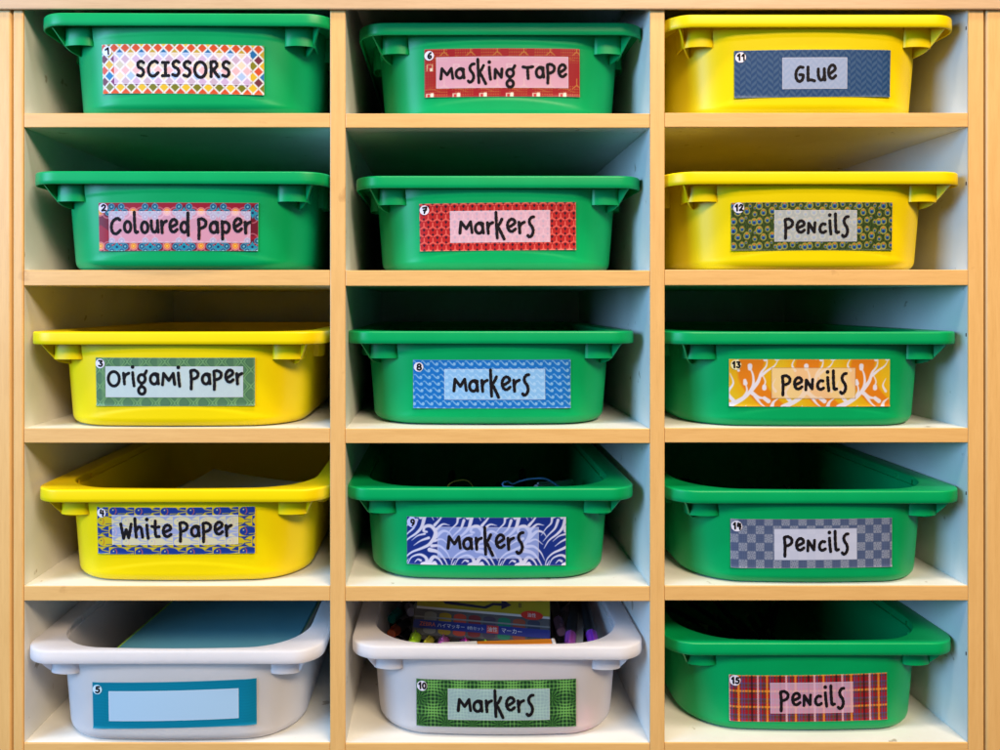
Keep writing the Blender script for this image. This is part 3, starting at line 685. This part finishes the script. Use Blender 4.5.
# num: colour, tabs-centre px, px/m, row, yaw, card corners tl tr br bl (photo px), crop scale, crop frame, panel, blend, words, badge, pattern
LB = {
 1: ('green', 184.0, 972, 0, 0.6, (102.5, 45.2), (264.0, 45.8), (264.2, 95.2), (104, 94.4), (42, 42, 938, 314), (.078, .918, .17, .81), ((238, 226, 246), .62), [('SCISSORS', 237, 752, 214, 68)], (73, 80, 27), pat_diamonds, 'green plastic tray with an orange diamond patterned card reading Scissors'),
 2: ('green', 176.2, 977, 1, 0.5, (99, 203), (258.5, 203), (258, 251), (100, 251.2), (50, 33, 937, 300), (.067, .953, .175, .83), ((236, 196, 216), .66), [('Coloured', 118, 556, 200, 70), ('paqEr', 607, 892, 202, 66)], (78, 62, 26), pat_flowers, 'green plastic tray with a maroon flowered card reading Coloured Paper'),
 3: ('yellow', 172.0, 968, 2, 0.3, (96, 357.4), (255, 357.6), (255, 405.5), (97, 405.5), (38, 43, 942, 318), (.063, .928, .18, .82), ((204, 216, 222), .88), [('Origami', 107, 524, 196, 66), ('pap' + 'Er', 580, 868, 192, 64)], (65, 77, 27), pat_hexagons, 'yellow plastic tray with a green hexagon card reading Origami Paper'),
 4: ('yellow', 178.3, 962, 3, 0.2, (97.3, 506.5), (255, 506.5), (255, 552.8), (98.5, 552.8), (45, 37, 940, 302), (.10, .896, .165, .80), ((214, 212, 232), .60), [('White', 183, 472, 205, 66), ('papEr', 518, 806, 200, 64)], (73, 70, 26), pat_fish, 'yellow plastic tray with a blue fish patterned card reading White Paper'),
 5: ('white', 169.6, 974, 4, 0.0, (92.5, 681.8), (256.8, 677.8), (257, 723.6), (93.4, 727.6), (43, 42, 955, 305), (.103, .893, .19, .835), ((182, 210, 236), .96), [], (72, 82, 27), pat_plain, 'frosted white plastic tray with a plain teal bordered card left blank'),
 6: ('green', 502.3, 940, 0, 0.0, (424.4, 49.6), (579.6, 49.2), (579.8, 97.4), (424.6, 97.8), (37, 38, 950, 320), (.075, .925, .17, .82), ((234, 190, 208), .82), [('maskinG'.replace('G', 'g'), 130, 566, 214, 62), ('TapE', 612, 866, 212, 66)], (65, 77, 28), pat_houses, 'green plastic tray with a crimson and gold card reading Masking Tape'),
 7: ('green', 499.6, 943, 1, 0.0, (419.2, 204), (575.8, 202.2), (576, 250), (420, 251.4), (43, 38, 937, 310), (.195, .833, .165, .83), ((226, 200, 218), .78), [('markErs', 270, 694, 212, 66)], (72, 75, 27), pat_weave, 'green plastic tray with a red interlaced card reading Markers'),
 8: ('green', 491.8, 951, 2, 0.0, (413, 359.6), (570.6, 359.2), (570.6, 407.8), (413.2, 408), (45, 42, 946, 320), (.198, .836, .19, .82), ((176, 212, 244), .68), [('markErs', 275, 704, 222, 68)], (77, 83, 27), pat_waves, 'green plastic tray with a light blue wave patterned card reading Markers'),
 9: ('green', 490.4, 955, 3, 0.0, (406.9, 516.2), (566, 516.8), (565.6, 564.8), (407, 563.2), (50, 37, 959, 309), (.192, .828, .20, .855), ((178, 190, 240), .66), [('markErs', 282, 712, 216, 68)], (80, 68, 29), pat_swirls, 'green plastic tray with a navy and white leaf scroll card reading Markers'),
 10: ('white', 498.2, 962, 4, -0.4, (416.2, 678.4), (576, 678), (576, 725.2), (416.4, 725), (47, 37, 960, 304), (.198, .832, .19, .845), ((176, 198, 206), .78), [('markErs', 283, 712, 214, 66)], (80, 75, 29), pat_moire, 'frosted white plastic tray full of pens, green woven card reading Markers'),
 11: ('yellow', 815.0, 967, 0, 0.0, (734, 51), (890.4, 50.4), (889.6, 97.4), (734.2, 98.4), (52, 38, 945, 310), (.30, .714, .165, .83), ((190, 196, 224), .72), [('GLuE', 390, 622, 216, 72)], (87, 77, 30), pat_chevron, 'yellow plastic tray with a navy chevron card reading Glue'),
 12: ('yellow', 820.0, 975, 1, 0.0, (731, 202.8), (892.2, 202.4), (891.6, 250.2), (731, 250.6), (45, 33, 967, 305), (.26, .773, .165, .82), ((198, 198, 206), .76), [('pencils', 342, 706, 208, 66)], (85, 63, 30), pat_peacock, 'yellow plastic tray with a peacock feather card reading Pencils'),
 13: ('green', 818.0, 966, 2, 0.0, (728.8, 359), (889.8, 359.2), (889.4, 406.2), (728.8, 406), (50, 35, 968, 305), (.255, .779, .175, .83), ((238, 206, 168), .72), [('pencils', 343, 710, 208, 66)], (87, 67, 29), pat_flames, 'green plastic tray with an orange flame card reading Pencils'),
 14: ('green', 820.6, 968, 3, 0.0, (730.2, 518.4), (891.8, 517.6), (891.6, 566.2), (730.4, 567), (47, 37, 968, 312), (.26, .777, .19, .84), ((206, 208, 230), .90), [('pencils', 342, 708, 214, 66)], (80, 77, 30), pat_checker, 'green plastic tray with a grey blue checked card reading Pencils'),
 15: ('green', 816.0, 951, 4, 0.0, (728.8, 674.2), (886.6, 672.2), (887, 718.6), (729.2, 720), (50, 38, 955, 300), (.252, .777, .16, .82), ((220, 176, 204), .72), [('pencils', 333, 698, 208, 66)], (82, 68, 30), pat_tartan, 'green plastic tray with a red tartan card reading Pencils'),
}
TRAY = {}
for num, (colr, cpx, sc, row, yaw, tl, tr, br, bl, crop, panel, blend, words, badge, pat, text) in LB.items():
    t = F / sc - D
    xc = (cpx - PX) / sc; zb = Z(FLOORS[row]) + 0.0008
    tray = empty('storage_tray', (xc, t, zb), text, 'storage tray', 'plastic trays in the shelf unit', (0, 0, math.radians(yaw)))
    M = TRAY_MESH[colr]
    add('tub', M['tub'], tray); add('rim', M['rim'], tray)
    for s in (-1, 1):
        add('tab', M['tab'][s], tray); add('side_runner', M['run'][s], tray)
    conv = []
    for (px, py) in (tl, tr, br, bl):       # where the card's corners lie on the sloping, slightly bowed tray front
        x, z, ly = 0.0, 0.05, 0.01
        for _ in range(6):
            k = (D + t + ly) / F; x = (px - PX) * k - xc; z = ZO + (PY - py) * k - zb; ly = front_y(x, z)
        conv.append((x, z))
    pe = {13: (120, 90, 60), 14: (70, 80, 110)}.get(num, (244, 240, 246) if num in (1, 4, 5, 10) else (214, 204, 214))
    bc = {13: (236, 216, 160), 5: (196, 222, 236), 2: (214, 196, 226), 1: (214, 210, 232), 9: (186, 188, 236)}.get(num, (226, 218, 230))
    make_card(tray, conv, crop, panel, words, badge, num, pat, blend, pe, bc, 0)
    TRAY[num] = (xc, t, zb)

# ------------------------------------------------------------------ things lying in the trays
def floor_of(n): return TRAY[n][2] + 0.0035
PAPER = noise_bump(base_mat('white_paper', (0.66, 0.63, 0.52), 0.6), 300, 0.05)
PAPER_EDGE = base_mat('paper_edges', (0.62, 0.61, 0.57), 0.7)
TEAL = noise_bump(base_mat('teal_paper', (0.095, 0.285, 0.35), 0.5), 400, 0.05)
TEAL2 = noise_bump(base_mat('deep_teal_paper', (0.085, 0.29, 0.36), 0.5), 400, 0.05)
LIME = base_mat('lime_paper', (0.28, 0.50, 0.02), 0.5)
def sheet(name, corners, z, th, mat, parent, curl=None, n=14):
    """a sheet (or a block of sheets) between four corners fl, fr, br, bl; curl(u, v) lifts it"""
    verts, faces = [], []
    for side in (0, 1):
        for j in range(n + 1):
            for i in range(n + 1):
                u, v = i / n, j / n
                p = [(1 - v) * ((1 - u) * corners[0][k] + u * corners[1][k]) + v * ((1 - u) * corners[3][k] + u * corners[2][k]) for k in (0, 1)]
                verts.append((p[0], p[1], z + side * th + (curl(u, v) if curl else 0)))
    m = (n + 1) ** 2; q = lambda s_, i, j: s_ * m + j * (n + 1) + i
    for j in range(n):
        for i in range(n):
            faces.append((q(1, i, j), q(1, i + 1, j), q(1, i + 1, j + 1), q(1, i, j + 1))); faces.append((q(0, i, j), q(0, i, j + 1), q(0, i + 1, j + 1), q(0, i + 1, j)))
    for i in range(n):
        faces += [(q(0, i, 0), q(0, i + 1, 0), q(1, i + 1, 0), q(1, i, 0)), (q(0, i + 1, n), q(0, i, n), q(1, i, n), q(1, i + 1, n)),
                  (q(0, 0, i + 1), q(0, 0, i), q(1, 0, i), q(1, 0, i + 1)), (q(0, n, i), q(0, n, i + 1), q(1, n, i + 1), q(1, n, i))]
    return link_mesh(name, verts, faces, mat, parent, True, auto=40)
# white paper in the tray with the fish card
z4 = floor_of(4); ox, oy = TRAY[4][0], 0.16
ps = empty('paper_stack', (ox, oy, z4), 'stack of loose white paper lying skewed inside the White Paper tray', 'paper')
def quad(cx, cy, w, l, deg):
    a = math.radians(deg); c_, s_ = math.cos(a), math.sin(a)
    return [(cx + x * c_ - y * s_, cy + x * s_ + y * c_) for x, y in ((-w / 2, -l / 2), (w / 2, -l / 2), (w / 2, l / 2), (-w / 2, l / 2))]
sheet('sheet_block', quad(0.004, 0.005, 0.20, 0.24, -6), 0.0, 0.040, PAPER, ps)
sheet('sheet', quad(0.012, 0.0, 0.19, 0.225, -10), 0.0404, 0.0012, PAPER, ps, lambda u, v: 0.004 * v * (1 - u) + 0.002 * v)
sheet('sheet', quad(0.016, 0.0, 0.19, 0.225, -14), 0.0424, 0.0008, PAPER, ps, lambda u, v: 0.013 * v ** 2 * (1 - u) ** 2 + 0.010 * v ** 2 * max(0, u - .45) ** 2 + 0.001)
# teal paper in the tray with the blank card
z5 = floor_of(5); bx, by = TRAY[5][0], TRAY[5][1]
pt = empty('paper_stack', (0, 0, z5), 'stack of teal paper with a lime sheet edge inside the blank teal tray', 'paper')
lo = lambda dx, df: [(-0.369 + dx, by + 0.040), (-0.172, by + 0.042), (-0.161, 0.335), (-0.340 + df, 0.335)]
sheet('sheet_block', lo(-0.006, -0.006), 0.0, 0.066, PAPER, pt)
sheet('sheet', lo(-0.004, -0.0045), 0.0664, 0.0016, LIME, pt)
sheet('sheet', lo(0.0, 0.0), 0.0684, 0.0012, TEAL2, pt)
sheet('sheet', lo(0.006, 0.013), 0.0700, 0.0010, TEAL, pt, lambda u, v: 0.0015 * u)

# pens and markers
def cyl(name, p0, p1, r0, r1, mat, parent, seg=16, caps=True):
    p0, p1 = Vector(p0), Vector(p1); d = (p1 - p0).normalized(); u = d.orthogonal().normalized(); w = d.cross(u)
    verts, faces = [], []
    prof = [(p0, r0 * 0.8), (p0 + d * r0 * 0.2, r0), (p1 - d * r1 * 0.2, r1), (p1, r1 * 0.8)]
    for p, r in prof:
        for i in range(seg):
            a = 2 * math.pi * i / seg; verts.append(p + (u * math.cos(a) + w * math.sin(a)) * r)
    for k in range(3):
        for i in range(seg): faces.append((k * seg + i, k * seg + (i + 1) % seg, (k + 1) * seg + (i + 1) % seg, (k + 1) * seg + i))
    faces.append(tuple(reversed(range(seg)))); faces.append(tuple(range(3 * seg, 4 * seg)))
    return link_mesh(name, verts, faces, mat, parent, True, auto=35)
PENMAT = {}
def pm(c, rough=0.3):
    if c not in PENMAT: PENMAT[c] = base_mat('pen_plastic', c, rough)
    return PENMAT[c]
BLACKP = (0.02, 0.02, 0.022)
def marker(cap_end, tail, cap_col, body_col, label, r=0.0058, group=None):
    cap_end, tail = Vector(cap_end), Vector(tail); d = (tail - cap_end).normalized()
    t_ = empty('marker_pen', cap_end, label, 'marker', group)
    z0 = Vector((0, 0, 0)); L = (tail - cap_end).length
    cyl('cap', z0, d * 0.034, r * 0.95, r * 1.06, pm(cap_col), t_)
    cyl('barrel', d * 0.0335, d * (L - 0.006), r, r * 0.94, pm(body_col), t_)
    cyl('end_plug', d * (L - 0.0062), d * L, r * 0.9, r * 0.75, pm(cap_col), t_)
    side = d.cross(Vector((0, 0, 1))).normalized(); up = side.cross(d)
    cyl('clip', up * (r * 1.2) + d * 0.004, up * (r * 1.25) + d * 0.03, 0.0013, 0.0009, pm(cap_col), t_, 8)
    return t_
def at10(px, py, y): return P(px, py, y)
marker(P(569, 650, 0.052), P(575, 601, 0.170), (0.27, 0.06, 0.38), BLACKP, 'purple capped marker left of the clear ruler in the white Markers tray', 0.0062)
marker(P(595, 650, 0.055), P(583, 598, 0.175), (0.25, 0.04, 0.50), BLACKP, 'violet capped marker right of the clear ruler in the white Markers tray', 0.0064)
marker(P(561, 632, 0.120), P(552, 596, 0.235), (0.42, 0.30, 0.55), (0.05, 0.05, 0.06), 'lilac capped pen behind the purple markers, beside the marker box', 0.0060)
marker(P(392, 619, 0.180), P(412, 600, 0.290), (0.0, 0.30, 0.28), (0.04, 0.04, 0.05), 'teal capped pen at the far left inside the white Markers tray', 0.0062)
marker(P(391, 634, 0.120), P(408, 622, 0.230), (0.62, 0.10, 0.02), (0.05, 0.04, 0.04), 'orange red capped pen at the left inside the white Markers tray', 0.0058)
marker(P(412, 646, 0.060), P(424, 618, 0.165), (0.33, 0.62, 0.02), (0.30, 0.55, 0.03), 'lime green marker under the left corner of the marker box', 0.0062)
marker(P(424, 648, 0.058), P(442, 626, 0.165), (0.45, 0.44, 0.04), (0.10, 0.10, 0.03), 'olive yellow pen lying under the marker box', 0.0050)
marker(P(442, 647, 0.060), P(448, 628, 0.165), (0.40, 0.10, 0.42), (0.06, 0.04, 0.07), 'mauve capped marker under the marker box', 0.0062)
marker(P(466, 648, 0.062), P(462, 632, 0.165), (0.55, 0.03, 0.35), (0.08, 0.03, 0.06), 'magenta capped marker under the middle of the marker box', 0.0058)
marker(P(486, 648, 0.075), P(480, 634, 0.165), (0.30, 0.60, 0.06), (0.06, 0.08, 0.03), 'light green capped marker behind the orange carton', 0.0056)
marker(P(411, 612, 0.200), P(405, 598, 0.300), (0.45, 0.40, 0.52), (0.10, 0.09, 0.12), 'grey lilac pen behind the left end of the marker box', 0.0062)
marker(P(555, 655, 0.075), P(548, 612, 0.200), (0.03, 0.03, 0.035), BLACKP, 'black marker beside the right end of the marker box', 0.0060)
# clear ruler
CLEAR = base_mat('clear_plastic', (0.55, 0.63, 0.72), 0.15); CLEAR.node_tree.nodes['Principled BSDF'].inputs['Transmission Weight'].default_value = 0.55
a, b = P(579, 652, 0.045), P(581.5, 600, 0.190)
rl = empty('clear_ruler', a, 'clear plastic ruler standing among purple markers in the white Markers tray', 'ruler')
d = (b - a); ex = Vector((1, 0, 0)); nz = ex.cross(d).normalized()
vs = []
for n_ in (0, 1):
    for q in (0, 1):
        for e_ in (-1, 1): vs.append(d * q + ex * e_ * 0.0040 + nz * (0.0016 * n_))
link_mesh('ruler_blade', vs, [(0, 1, 3, 2), (4, 6, 7, 5), (0, 4, 5, 1), (2, 3, 7, 6), (0, 2, 6, 4), (1, 5, 7, 3)], CLEAR, rl)
# dark bed of pens beneath (each one a pen)
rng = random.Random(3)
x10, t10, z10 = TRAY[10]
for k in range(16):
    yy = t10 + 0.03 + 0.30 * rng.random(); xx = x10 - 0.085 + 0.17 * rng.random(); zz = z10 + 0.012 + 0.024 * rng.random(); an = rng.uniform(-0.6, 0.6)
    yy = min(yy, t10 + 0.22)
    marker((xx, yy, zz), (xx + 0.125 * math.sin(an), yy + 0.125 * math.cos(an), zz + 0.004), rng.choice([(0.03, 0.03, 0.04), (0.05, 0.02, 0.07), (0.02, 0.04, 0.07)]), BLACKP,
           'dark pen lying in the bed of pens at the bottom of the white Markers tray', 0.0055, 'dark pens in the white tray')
# pink pad seen through the frosted front
tag(box('sticky_notepad', x10 + 0.035, x10 + 0.097, t10 + 0.0225, t10 + 0.040, z10 + 0.0036, z10 + 0.0300, base_mat('pink_paper', (0.95, 0.10, 0.40), 0.6)),
    'pink notepad showing faintly through the frosted front of the white Markers tray', 'notepad')
# orange carton
CARTON = base_mat('orange_card', (0.60, 0.19, 0.012), 0.35)
a, b = P(441, 646, 0.040), P(556, 642, 0.040)
ct = empty('pencil_carton', a, 'thin orange carton with a white end lying just behind the rim of the Markers tray', 'carton', None, (0, -math.atan2(b.z - a.z, b.x - a.x), 0))
L = (b - a).length
box('carton_body', 0.040, L - 0.004, 0.0, 0.012, -0.016, -0.001, CARTON, ct, 0.0008)
box('carton_sleeve', 0.0, 0.0398, -0.0002, 0.0122, -0.0162, -0.0008, base_mat('white_card', (0.70, 0.68, 0.64), 0.4), ct, 0.0008)
box('carton_end', L - 0.0039, L, -0.0002, 0.0122, -0.0162, -0.0008, base_mat('pale_card', (0.66, 0.66, 0.68), 0.4), ct, 0.0008)
box('carton_stripe', 0.041, L - 0.005, -0.0006, -0.0001, -0.012, -0.006, base_mat('dark_red_card', (0.42, 0.04, 0.02), 0.4), ct, 0)
box('carton_flash', 0.052, 0.058, -0.0009, -0.0007, -0.008, -0.001, base_mat('yellow_card', (0.85, 0.65, 0.05), 0.4), ct, 0)
# marker box
pc = P(481, 639.5, 0.085)
mb = empty('marker_box', pc, 'clear box of eight coloured markers with a yellow and blue printed card', 'marker box', None, (math.radians(-40), math.radians(4.0), math.radians(-2)))
BW, BH, BT = 0.160, 0.064, 0.020
CASE = base_mat('shaded_clear_case', (0.10, 0.10, 0.105), 0.2)  # clear case, its colour darkened to stand in for shade inside the tray
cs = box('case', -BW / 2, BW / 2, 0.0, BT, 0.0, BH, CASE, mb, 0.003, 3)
def panel(name, x0, x1, z0, z1, mat, parent, lift):
    return link_mesh(name, [(x0, -lift, z0), (x1, -lift, z0), (x1, -lift, z1), (x0, -lift, z1)], [(0, 1, 2, 3)], mat, parent)
def poly(name, pts, mat, parent, lift):
    return link_mesh(name, [(x, -lift, z) for x, z in pts], [tuple(range(len(pts)))], mat, parent)
cols = [(0.20, 0.20, 0.19), (0.34, 0.22, 0.02), (0.48, 0.06, 0.035), (0.20, 0.03, 0.035), (0.07, 0.06, 0.09), (0.02, 0.20, 0.11), (0.30, 0.07, 0.04), (0.04, 0.05, 0.08)]
for k, c in enumerate(cols):
    cx = -BW / 2 + 0.020 + k * 0.0172; pts = []
    for i in range(13): a = math.pi * i / 12; pts.append((cx + 0.0072 * math.cos(a), 0.0235 + 0.003 * math.sin(a)))
    for i in range(13): a = math.pi + math.pi * i / 12; pts.append((cx + 0.0072 * math.cos(a), 0.0045 + 0.003 * math.sin(a)))
    o = poly('marker_cap', pts, base_mat('marker_cap_plastic', c, 0.25), mb, 0.0006)
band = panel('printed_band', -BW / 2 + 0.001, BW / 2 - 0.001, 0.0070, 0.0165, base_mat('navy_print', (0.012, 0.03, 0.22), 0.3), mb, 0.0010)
strip = panel('glare_strip', -BW / 2 + 0.001, BW / 2 - 0.001, 0.0190, 0.0207, base_mat('case_glare', (0.22, 0.22, 0.22), 0.2), mb, 0.0009)  # painted glare: a pale strip across the case window
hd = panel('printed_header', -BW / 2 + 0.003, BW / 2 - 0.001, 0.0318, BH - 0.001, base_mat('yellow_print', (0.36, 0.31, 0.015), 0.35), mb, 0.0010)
panel('white_strip', -BW / 2 + 0.003, BW / 2 - 0.001, 0.0290, 0.0317, base_mat('white_print', (0.6, 0.6, 0.6), 0.35), mb, 0.0010)
DK = base_mat('dark_print', (0.01, 0.012, 0.05), 0.35)
poly('arrow', [(-0.048, 0.0405), (0.002, 0.0375), (0.012, 0.0425), (0.022, 0.0425), (0.022, 0.0475), (0.034, 0.0415), (0.022, 0.0355), (0.022, 0.0395), (0.013, 0.0395), (0.004, 0.0348), (-0.044, 0.0365)], DK, hd, 0.0014)
oval = poly('red_oval', [(0.058 + 0.013 * math.cos(2 * math.pi * i / 28), 0.0315 + 0.0052 * math.sin(2 * math.pi * i / 28)) for i in range(28)], base_mat('red_print', (0.60, 0.03, 0.02), 0.35), mb, 0.0016)
redbox = panel('red_square', 0.006, 0.0195, 0.0074, 0.0161, base_mat('red_print', (0.62, 0.05, 0.03), 0.35), mb, 0.0014)
def text(body, x, z, size, mat, parent, lift):
    cu = bpy.data.curves.new('lettering', 'FONT'); cu.body = body; cu.size = size; cu.fill_mode = 'FRONT'
    tmp = bpy.data.objects.new('lettering', cu); COL.objects.link(tmp)
    me = bpy.data.meshes.new_from_object(tmp.evaluated_get(bpy.context.evaluated_depsgraph_get()))
    bpy.data.objects.remove(tmp)
    me.materials.clear(); me.materials.append(mat)
    o = bpy.data.objects.new('lettering', me); COL.objects.link(o); o.parent = parent
    o.location = (x, -lift, z); o.rotation_euler = (math.radians(90), 0, 0); return o
WT = base_mat('white_ink', (0.75, 0.75, 0.75), 0.4); OR = base_mat('orange_ink', (0.72, 0.16, 0.05), 0.4)
text('ZEBRA', -0.072, 0.0098, 0.0062, OR, band, 0.0014)
text('ハイマッキー', -0.0515, 0.0096, 0.0054, WT, band, 0.0014)
text('8色セット', -0.0165, 0.0098, 0.0044, WT, band, 0.0014)
text('油性', 0.0066, 0.0095, 0.0060, WT, redbox, 0.0018)
text('マーカー', 0.0225, 0.0095, 0.0062, WT, band, 0.0014)
text('油性', 0.0525, 0.0296, 0.0052, WT, oval, 0.0020)
text('8', 0.042, 0.0395, 0.0075, DK, hd, 0.0014)

# cords and dark pens in the green tray with the scroll card
def tube(name, pts, r, mat, label, cat):
    cu = bpy.data.curves.new(name, 'CURVE'); cu.dimensions = '3D'; sp = cu.splines.new('POLY')
    q = cr3(pts); sp.points.add(len(q) - 1)
    for p, v in zip(sp.points, q): p.co = (*v, 1)
    cu.bevel_depth = r; cu.bevel_resolution = 3
    tmp = bpy.data.objects.new(name, cu); COL.objects.link(tmp)
    me = bpy.data.meshes.new_from_object(tmp.evaluated_get(bpy.context.evaluated_depsgraph_get())); bpy.data.objects.remove(tmp)
    me.materials.clear(); me.materials.append(mat)
    o = bpy.data.objects.new(name, me); COL.objects.link(o); return tag(o, label, cat)
def cr3(pts, n=6):
    p = [Vector(v) for v in pts]; p = [2 * p[0] - p[1]] + p + [2 * p[-1] - p[-2]]; out = []
    for i in range(1, len(p) - 2):
        for k in range(n):
            t = k / n; out.append(0.5 * (2 * p[i] + (p[i + 1] - p[i - 1]) * t + (2 * p[i - 1] - 5 * p[i] + 4 * p[i + 1] - p[i + 2]) * t * t + (3 * p[i] - p[i - 1] - 3 * p[i + 1] + p[i + 2]) * t ** 3))
    out.append(p[-2]); return out
q9 = lambda pts, y: [P(345 + a / 3.226, 435 + b / 3.226, y + 0.004 * i) for i, (a, b) in enumerate(pts)]
tube('cord', q9([(560, 172), (535, 168), (513, 166), (510, 156), (524, 150), (540, 158), (552, 154), (570, 148), (598, 142), (640, 140), (668, 151), (690, 166), (722, 184)], 0.085), 0.0011,
     noise_bump(base_mat('blue_cord', (0.10, 0.30, 0.62), 0.6), 1800, 0.8, 0.0008), 'blue cord curling out of the green Markers tray with the leaf scroll card', 'cord')
tube('wire', q9([(330, 172), (338, 158), (360, 148), (390, 146), (408, 158), (414, 172)], 0.095), 0.0007, base_mat('amber_wire', (0.60, 0.36, 0.05), 0.4), 'thin amber wire arc in the green Markers tray with the leaf scroll card', 'wire')
marker(P(536, 488, 0.115), P(572, 482, 0.19), (0.32, 0.33, 0.36), (0.30, 0.31, 0.34), 'grey pen beside the blue cord in the green Markers tray', 0.0042)
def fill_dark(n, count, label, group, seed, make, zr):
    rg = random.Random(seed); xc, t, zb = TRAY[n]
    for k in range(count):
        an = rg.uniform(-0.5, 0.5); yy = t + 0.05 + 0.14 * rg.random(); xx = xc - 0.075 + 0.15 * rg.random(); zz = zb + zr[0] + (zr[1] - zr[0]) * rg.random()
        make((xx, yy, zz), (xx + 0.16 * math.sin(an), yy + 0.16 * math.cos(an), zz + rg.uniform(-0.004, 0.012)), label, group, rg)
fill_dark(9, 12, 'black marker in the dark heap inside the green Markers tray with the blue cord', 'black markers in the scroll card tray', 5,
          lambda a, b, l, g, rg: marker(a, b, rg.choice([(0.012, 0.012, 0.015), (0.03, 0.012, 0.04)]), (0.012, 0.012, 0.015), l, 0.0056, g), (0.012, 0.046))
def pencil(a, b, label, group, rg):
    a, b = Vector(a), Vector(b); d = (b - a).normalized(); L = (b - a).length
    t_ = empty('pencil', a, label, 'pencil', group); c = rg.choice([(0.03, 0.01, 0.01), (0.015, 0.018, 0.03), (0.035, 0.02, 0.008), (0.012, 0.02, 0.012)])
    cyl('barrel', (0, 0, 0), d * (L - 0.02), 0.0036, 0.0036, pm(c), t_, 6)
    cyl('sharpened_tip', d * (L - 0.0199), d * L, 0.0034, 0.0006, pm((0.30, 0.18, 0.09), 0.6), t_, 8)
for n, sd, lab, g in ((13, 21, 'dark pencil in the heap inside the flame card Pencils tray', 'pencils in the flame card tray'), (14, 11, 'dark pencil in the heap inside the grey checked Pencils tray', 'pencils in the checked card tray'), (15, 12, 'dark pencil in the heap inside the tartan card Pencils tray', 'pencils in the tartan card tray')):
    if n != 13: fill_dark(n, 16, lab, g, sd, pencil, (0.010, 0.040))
